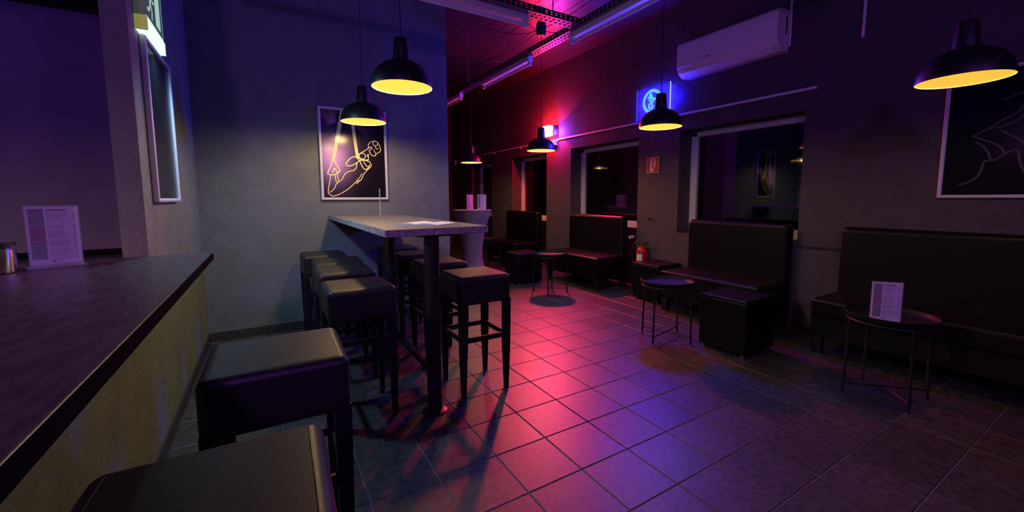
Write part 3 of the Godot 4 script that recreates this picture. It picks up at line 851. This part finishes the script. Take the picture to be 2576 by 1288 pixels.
func build_wall_lamps() -> void:
	# blue edge-lit sign
	var t := thing("blue_sign", "blue glowing clear sign with a ring emblem on the wall above the trunking", "sign", Vector3(XW - 0.06, 2.31, -3.715))
	var pane := glow(Color(0.20, 0.13, 0.95), 1.0, Color(0.05, 0.05, 0.4))
	pane.albedo_color.a = 0.45; pane.transparency = BaseMaterial3D.TRANSPARENCY_ALPHA; pane.roughness = 0.05
	obj("clear_panel", MB.new().span(Vector3(-0.004, 0, -0.265), Vector3(0.004, 0.40, 0.265)), pane, t)
	var cy := glow(Color(0.34, 0.76, 1.0), 1.15)
	var ring := MB.new()
	var ctr := Vector2(-0.01, 0.215)
	for k in 48:
		var a := TAU * k / 48; var b := TAU * (k + 1) / 48
		var P := []
		for e in [[a, 0.152], [b, 0.152], [b, 0.113], [a, 0.113]]: P.append(Vector3(-0.0065, ctr.y + sin(e[0]) * e[1], ctr.x + cos(e[0]) * e[1]))
		ring.quad(P[0], P[1], P[2], P[3], Vector3(-1, 0, 0))
		ring.quad(P[0], P[1], P[1] + Vector3(0.0025, 0, 0), P[0] + Vector3(0.0025, 0, 0), P[0] - Vector3(0, ctr.y, ctr.x))
	obj("ring_emblem", ring, cy, t)
	var fig := MB.new()
	for s in [[[-0.075, 0.26], [-0.05, 0.275], [-0.03, 0.31], [-0.02, 0.27], [-0.035, 0.235], [-0.055, 0.225]], [[-0.02, 0.275], [0.0, 0.255], [0.01, 0.225], [-0.01, 0.20], [-0.045, 0.185], [-0.055, 0.155], [-0.035, 0.125], [-0.005, 0.13], [0.005, 0.155], [-0.012, 0.17]], [[0.01, 0.225], [0.04, 0.24], [0.065, 0.215], [0.06, 0.18]]]:
		var pts := []
		for q in smooth_pts(s.map(func(e): return Vector2(e[0], e[1]))): pts.append(Vector3(-0.005, q.y, q.x))
		fig.tube(pts, 0.013, 6)
	obj("figure_emblem", fig, cy, t)
	obj("edge_glow", MB.new().span(Vector3(-0.006, 0.0, 0.262), Vector3(0.006, 0.40, 0.268)), glow(Color(0.55, 0.75, 1.0), 1.4), t)
	obj("edge_glow", MB.new().span(Vector3(-0.005, 0.0, -0.267), Vector3(0.005, 0.40, -0.263)), glow(Color(0.30, 0.38, 1.0), 1.0), t)
	obj("led_base", MB.new().rbox(Vector3(0.0, -0.012, 0), Vector3(0.03, 0.022, 0.54), 0.004, 1), glow(Color(0.04, 0.05, 1.0), 0.8), t)
	for s in [-1, 1]:
		obj("standoff", MB.new().tube([Vector3(-0.008, 0.38, s * 0.24), Vector3(0.06, 0.38, s * 0.24)], 0.008, 8), M.steel, t)
	area_at(t, Vector3(-0.025, 0.20, 0), Vector3(-1, 0, 0), Vector3.UP, Color(0.22, 0.19, 1.0), 8.0, Vector2(0.5, 0.36))
	area_at(t, Vector3(0.02, 0.20, 0), Vector3(1, 0, 0), Vector3.UP, Color(0.20, 0.14, 1.0), 2.2, Vector2(0.5, 0.36))
	light_at(t, Vector3(0.0, 0.21, 0.30), Color(0.07, 0.05, 1.0), 0.16, 0.03)
	# red lamp
	var r := thing("red_lamp", "small blazing red floodlight on the wall above the second window", "wall lamp", Vector3(XW - 0.02, 2.43, -5.87), 0.0)
	var hot := glow(Color(1.0, 0.26, 0.30), 44.0)
	obj("glowing_head", MB.new().rbox(Vector3(-0.16, 0, 0), Vector3(0.10, 0.18, 0.20), 0.02, 2), hot, r)
	obj("flap", MB.new().rbox(Vector3(-0.17, 0.055, -0.135), Vector3(0.07, 0.05, 0.09), 0.01, 1, Basis(Vector3.RIGHT, 0.3)), hot, r)
	obj("bracket", MB.new().rbox(Vector3(-0.055, 0, 0), Vector3(0.11, 0.03, 0.03), 0.005, 1).rbox(Vector3(0.012, 0, 0), Vector3(0.015, 0.12, 0.09), 0.005, 1), M.black_metal, r)
	var sp := SpotLight3D.new()
	sp.name = "flood_light"; r.add_child(sp, true)
	sp.position = Vector3(-0.23, 0.0, 0.0); sp.basis = Basis.looking_at(Vector3(-1.35, -2.43, 3.5), Vector3.UP)
	sp.light_color = Color(1.0, 0.24, 0.33); sp.light_energy = 11.0; sp.light_size = 0.08
	sp.spot_angle = 32.0; sp.spot_angle_attenuation = 0.7; sp.spot_range = 14.0; sp.spot_attenuation = 2.0; sp.shadow_enabled = true
	light_at(r, Vector3(-0.13, 0.0, -0.08), Color(1.0, 0.03, 0.17), 2.4, 0.02)
	obj("added_side_shield", MB.new().rbox(Vector3(-0.05, 0, 0.106), Vector3(0.10, 0.2, 0.008), 0.003, 1), M.black_metal, r)  # plate added to keep the red light off the wall on this side
	obj("added_violet_led", MB.new().rbox(Vector3(-0.07, -0.03, 0.145), Vector3(0.05, 0.05, 0.05), 0.012, 2), glow(Color(0.55, 0.30, 1.0), 1.2), r)  # small glowing part added as a source for the violet light
	light_at(r, Vector3(-0.07, -0.03, 0.145), Color(0.52, 0.22, 1.0), 0.75, 0.02)

func build_wall_things() -> void:
	# poster on the middle wall
	var p := thing("poster", "upright framed poster of a yellow neon line figure on the wall above the high table", "poster", Vector3(0.795, 1.272, ZM + 0.001))
	var q := MB.new()
	q.quad(Vector3(-0.31, 0.02, 0.012), Vector3(0.31, 0.02, 0.012), Vector3(0.31, 0.892, 0.012), Vector3(-0.31, 0.892, 0.012), Vector3(0, 0, 1))
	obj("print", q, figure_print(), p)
	obj("backing", MB.new().span(Vector3(-0.31, 0.02, 0.001), Vector3(0.31, 0.892, 0.0115)), M.dark, p)
	for s in [-1, 1]:
		obj("frame_bar", MB.new().rbox(Vector3(s * 0.314, 0.456, 0.014), Vector3(0.025, 0.912, 0.028), 0.007, 2), M.silver, p)
	for y in [0.0125, 0.8995]:
		obj("frame_bar", MB.new().rbox(Vector3(0, y, 0.014), Vector3(0.61, 0.025, 0.028), 0.007, 2), M.silver, p)
	# wide picture on the right wall
	var w := thing("wide_picture", "large silver-framed dark picture with pale lines on the right wall above the long bench", "picture", Vector3(XW - 0.001, 1.272, -0.42))
	q = MB.new()
	q.quad(Vector3(-0.012, 0.02, -0.58), Vector3(-0.012, 0.02, 0.58), Vector3(-0.012, 0.89, 0.58), Vector3(-0.012, 0.89, -0.58), Vector3(-1, 0, 0))
	obj("print", q, wide_print(), w)
	obj("backing", MB.new().span(Vector3(-0.0115, 0.02, -0.58), Vector3(-0.001, 0.89, 0.58)), M.dark, w)
	for s in [-1, 1]:
		obj("frame_bar", MB.new().rbox(Vector3(-0.014, 0.455, s * 0.588), Vector3(0.028, 0.91, 0.025), 0.007, 2), M.silver, w)
	for y in [0.0125, 0.8975]:
		obj("frame_bar", MB.new().rbox(Vector3(-0.014, y, 0), Vector3(0.028, 0.025, 1.16), 0.007, 2), M.silver, w)
	# air conditioner
	var a := thing("air_conditioner", "white split air conditioner high on the window wall", "air conditioner", Vector3(XW, 2.68, -2.70))
	obj("body", MB.new().prism(PackedVector2Array([Vector2(0, 0.0), Vector2(-0.12, 0.0), Vector2(-0.185, 0.045), Vector2(-0.212, 0.10), Vector2(-0.215, 0.33), Vector2(-0.195, 0.372), Vector2(-0.15, 0.382), Vector2(0, 0.385)]), Vector3(0, 0, -0.55), Vector3(1, 0, 0), Vector3(0, 1, 0), Vector3(0, 0, 1.10)), M.white, a)
	obj("front_panel", MB.new().rbox(Vector3(-0.214, 0.225, 0), Vector3(0.012, 0.25, 1.09), 0.005, 2), M.white, a)
	obj("louver", MB.new().rbox(Vector3(-0.158, 0.018, 0), Vector3(0.085, 0.008, 1.0), 0.003, 1, Basis(Vector3.BACK, -0.62)), M.white, a)
	obj("side_grille", MB.new().rbox(Vector3(-0.055, 0.24, 0.551), Vector3(0.022, 0.17, 0.006), 0.002, 1), M.dark, a)
	obj("badge", MB.new().rbox(Vector3(-0.2205, 0.135, -0.15), Vector3(0.002, 0.008, 0.07), 0.0008, 1), M.dark, a)
	# trunking, conduits
	var tr := thing("cable_trunking", "long thin pale cable trunking along the window wall above the windows", "trunking", Vector3(XW, 2.292, -6.0))
	obj("channel", MB.new().rbox(Vector3(-0.009, 0, 0), Vector3(0.018, 0.026, 8.24), 0.003, 1), M.white_frame, tr)
	for z in [-2.1, -1.0, 0.2]: obj("clip", MB.new().rbox(Vector3(-0.012, -0.02, z), Vector3(0.024, 0.03, 0.03), 0.003, 1), M.white_frame, tr)
	for e in [[2.73, -2.135, "thin pale conduit dropping beside the air conditioner on the window wall"], [2.63, -1.56, "thin pale conduit alone on the wall right of the air conditioner"]]:
		tag(obj("conduit_pipe", MB.new().tube([Vector3(XW - 0.013, e[0], e[1]), Vector3(XW - 0.013, CEIL, e[1])], 0.012, 10), M.white_frame), e[2], "pipe", "wall conduits")
	tag(obj("junction_box", MB.new().rbox(Vector3(XW - 0.025, 2.235, -5.86), Vector3(0.05, 0.08, 0.10), 0.006, 1), M.white_frame), "small pale junction box under the red floodlight on the trunking", "box")
	tag(obj("wall_box", MB.new().rbox(Vector3(XW - 0.02, 2.23, -10.3), Vector3(0.04, 0.12, 0.1), 0.006, 1), M.white_frame), "tiny pale box on the far end of the window wall, beside the corner", "box")
	tag(obj("wall_hook", MB.new().rbox(Vector3(XW - 0.008, 1.0, -3.752), Vector3(0.016, 0.03, 0.035), 0.005, 1).tube([Vector3(XW - 0.01, 1.0, -3.752), Vector3(XW - 0.03, 0.995, -3.76), Vector3(XW - 0.03, 1.012, -3.775)], 0.005, 6), M.dark), "small dark wall hook on the pillar under the fire sign", "hook")
	# fire sign
	var im := Image.create(128, 136, false, Image.FORMAT_RGB8)
	im.fill(Color(0.62, 0.05, 0.05))
	var wh := Color(0.95, 0.85, 0.80)
	brush(im, [Vector2(3, 3), Vector2(125, 3), Vector2(125, 133), Vector2(3, 133), Vector2(3, 3)], 3, wh)
	brush(im, [Vector2(40, 56), Vector2(42, 118), Vector2(64, 118), Vector2(72, 92), Vector2(88, 74)], 9, wh)
	brush(im, [Vector2(50, 60), Vector2(52, 112)], 9, wh)
	brush(im, ring_pts(Vector2(66, 42), 28, 26, -3.3, 1.3), 7, wh)
	brush(im, ring_pts(Vector2(66, 44), 14, 13), 6, wh)
	brush(im, [Vector2(88, 60), Vector2(82, 84), Vector2(66, 108)], 7, wh)
	var fs := thing("fire_sign", "small square red fire safety sign on the pillar above the extinguisher", "sign", Vector3(XW, 1.605, -3.733))
	obj("plate", MB.new().span(Vector3(-0.006, 0, -0.1), Vector3(-0.0005, 0.21, 0.1)), M.red_paint, fs)
	q = MB.new()
	q.quad(Vector3(-0.0063, 0, -0.1), Vector3(-0.0063, 0, 0.1), Vector3(-0.0063, 0.21, 0.1), Vector3(-0.0063, 0.21, -0.1), Vector3(-1, 0, 0))
	obj("pictogram", q, print_mat(im, 0.5), fs)
	# extinguisher
	var e := thing("fire_extinguisher", "red fire extinguisher with a white label hanging on the pillar behind the ottoman", "fire extinguisher", Vector3(XW - 0.085, 0.20, -3.80))
	obj("cylinder", MB.new().lathe([Vector2(0, 0), Vector2(0.06, 0), Vector2(0.072, 0.012), Vector2(0.074, 0.03), Vector2(0.074, 0.35), Vector2(0.066, 0.39), Vector2(0.045, 0.415), Vector2(0.022, 0.425), Vector2(0.022, 0.45), Vector2(0, 0.45)], 28), M.red_paint, e)
	var lb := MB.new()
	for k in 8:
		var t0 := PI - 0.15 - 0.55 + k * 0.14; var t1 := t0 + 0.14
		lb.quad(Vector3(cos(t0) * 0.0748, 0.235, sin(t0) * 0.0748), Vector3(cos(t1) * 0.0748, 0.235, sin(t1) * 0.0748), Vector3(cos(t1) * 0.0748, 0.325, sin(t1) * 0.0748), Vector3(cos(t0) * 0.0748, 0.325, sin(t0) * 0.0748), Vector3(cos(t0), 0, sin(t0)))
	obj("label_sticker", lb, M.paper, e)
	obj("valve", MB.new().rbox(Vector3(0, 0.465, 0), Vector3(0.035, 0.035, 0.05), 0.006, 1), M.steel, e)
	obj("handle", MB.new().rbox(Vector3(-0.01, 0.495, 0.02), Vector3(0.02, 0.012, 0.12), 0.004, 1).rbox(Vector3(-0.01, 0.47, 0.045), Vector3(0.018, 0.008, 0.09), 0.003, 1), M.black_plastic, e)
	var hp := []
	for k in 15:
		var a2 := k / 14.0
		hp.append(Vector3(-0.02 - 0.03 * sin(a2 * PI), 0.47 + 0.03 * sin(a2 * PI * 0.9) - 0.34 * a2 * a2, -0.02 - 0.12 * sin(a2 * PI * 0.62)))
	obj("hose", MB.new().tube(hp, 0.011, 8), M.black_plastic, e)
	obj("wall_bracket", MB.new().rbox(Vector3(0.078, 0.25, 0), Vector3(0.012, 0.3, 0.05), 0.003, 1), M.black_metal, e)
	# radiator valve beside the second bench
	var v := thing("radiator_valve", "white radiator valve knob low between the second bench and the pillar", "valve", Vector3(4.50, 0.72, -4.10))
	obj("knob", MB.new().tube([Vector3(-0.09, 0, 0), Vector3(-0.02, 0, 0)], 0.022, 14), M.white, v)
	obj("pipe_end", MB.new().tube([Vector3(-0.02, 0, 0), Vector3(0.05, 0, 0)], 0.010, 10), M.steel, v)

func build_added_lamps() -> void:
	# lamps added out of view to light the room: two violet tubes, a blue strip
	for e in [[Vector3(-1.2, 2.75, 1.9), "added violet tube lamp on the ceiling behind the bar", Color(0.68, 0.40, 1.0), 3.0], [Vector3(1.6, 2.9, 2.6), "added violet tube lamp on the ceiling near the rear wall", Color(0.68, 0.40, 1.0), 1.1]]:
		var t := thing("added_violet_lamp", e[1], "tube lamp", e[0], 0.0, "added violet tube lamps out of view")
		obj("tube", MB.new().tube([Vector3(-0.2, 0, 0), Vector3(0.2, 0, 0)], 0.018, 10), glow(e[2], 1.0), t)
		obj("hanger", MB.new().tube([Vector3(0, 0.018, 0), Vector3(0, CEIL - e[0].y, 0)], 0.006, 6), M.steel, t)
		light_at(t, Vector3.ZERO, e[2], e[3], 0.12)
	var s := thing("added_led_strip", "added blue strip lamp under the soffit behind the bar", "strip lamp", Vector3(-2.2, 2.66, -2.6))  # added to tint the wall behind the bar
	obj("housing", MB.new().rbox(Vector3(0, 0.03, 0), Vector3(0.42, 0.02, 0.05), 0.004, 1), M.black_plastic, s)
	obj("strip", MB.new().rbox(Vector3(0, 0.008, 0), Vector3(0.4, 0.02, 0.03), 0.006, 1), glow(Color(0.2, 0.08, 1.0), 1.0), s)
	light_at(s, Vector3(0, 0.008, 0), Color(0.42, 0.16, 1.0), 0.55, 0.009)
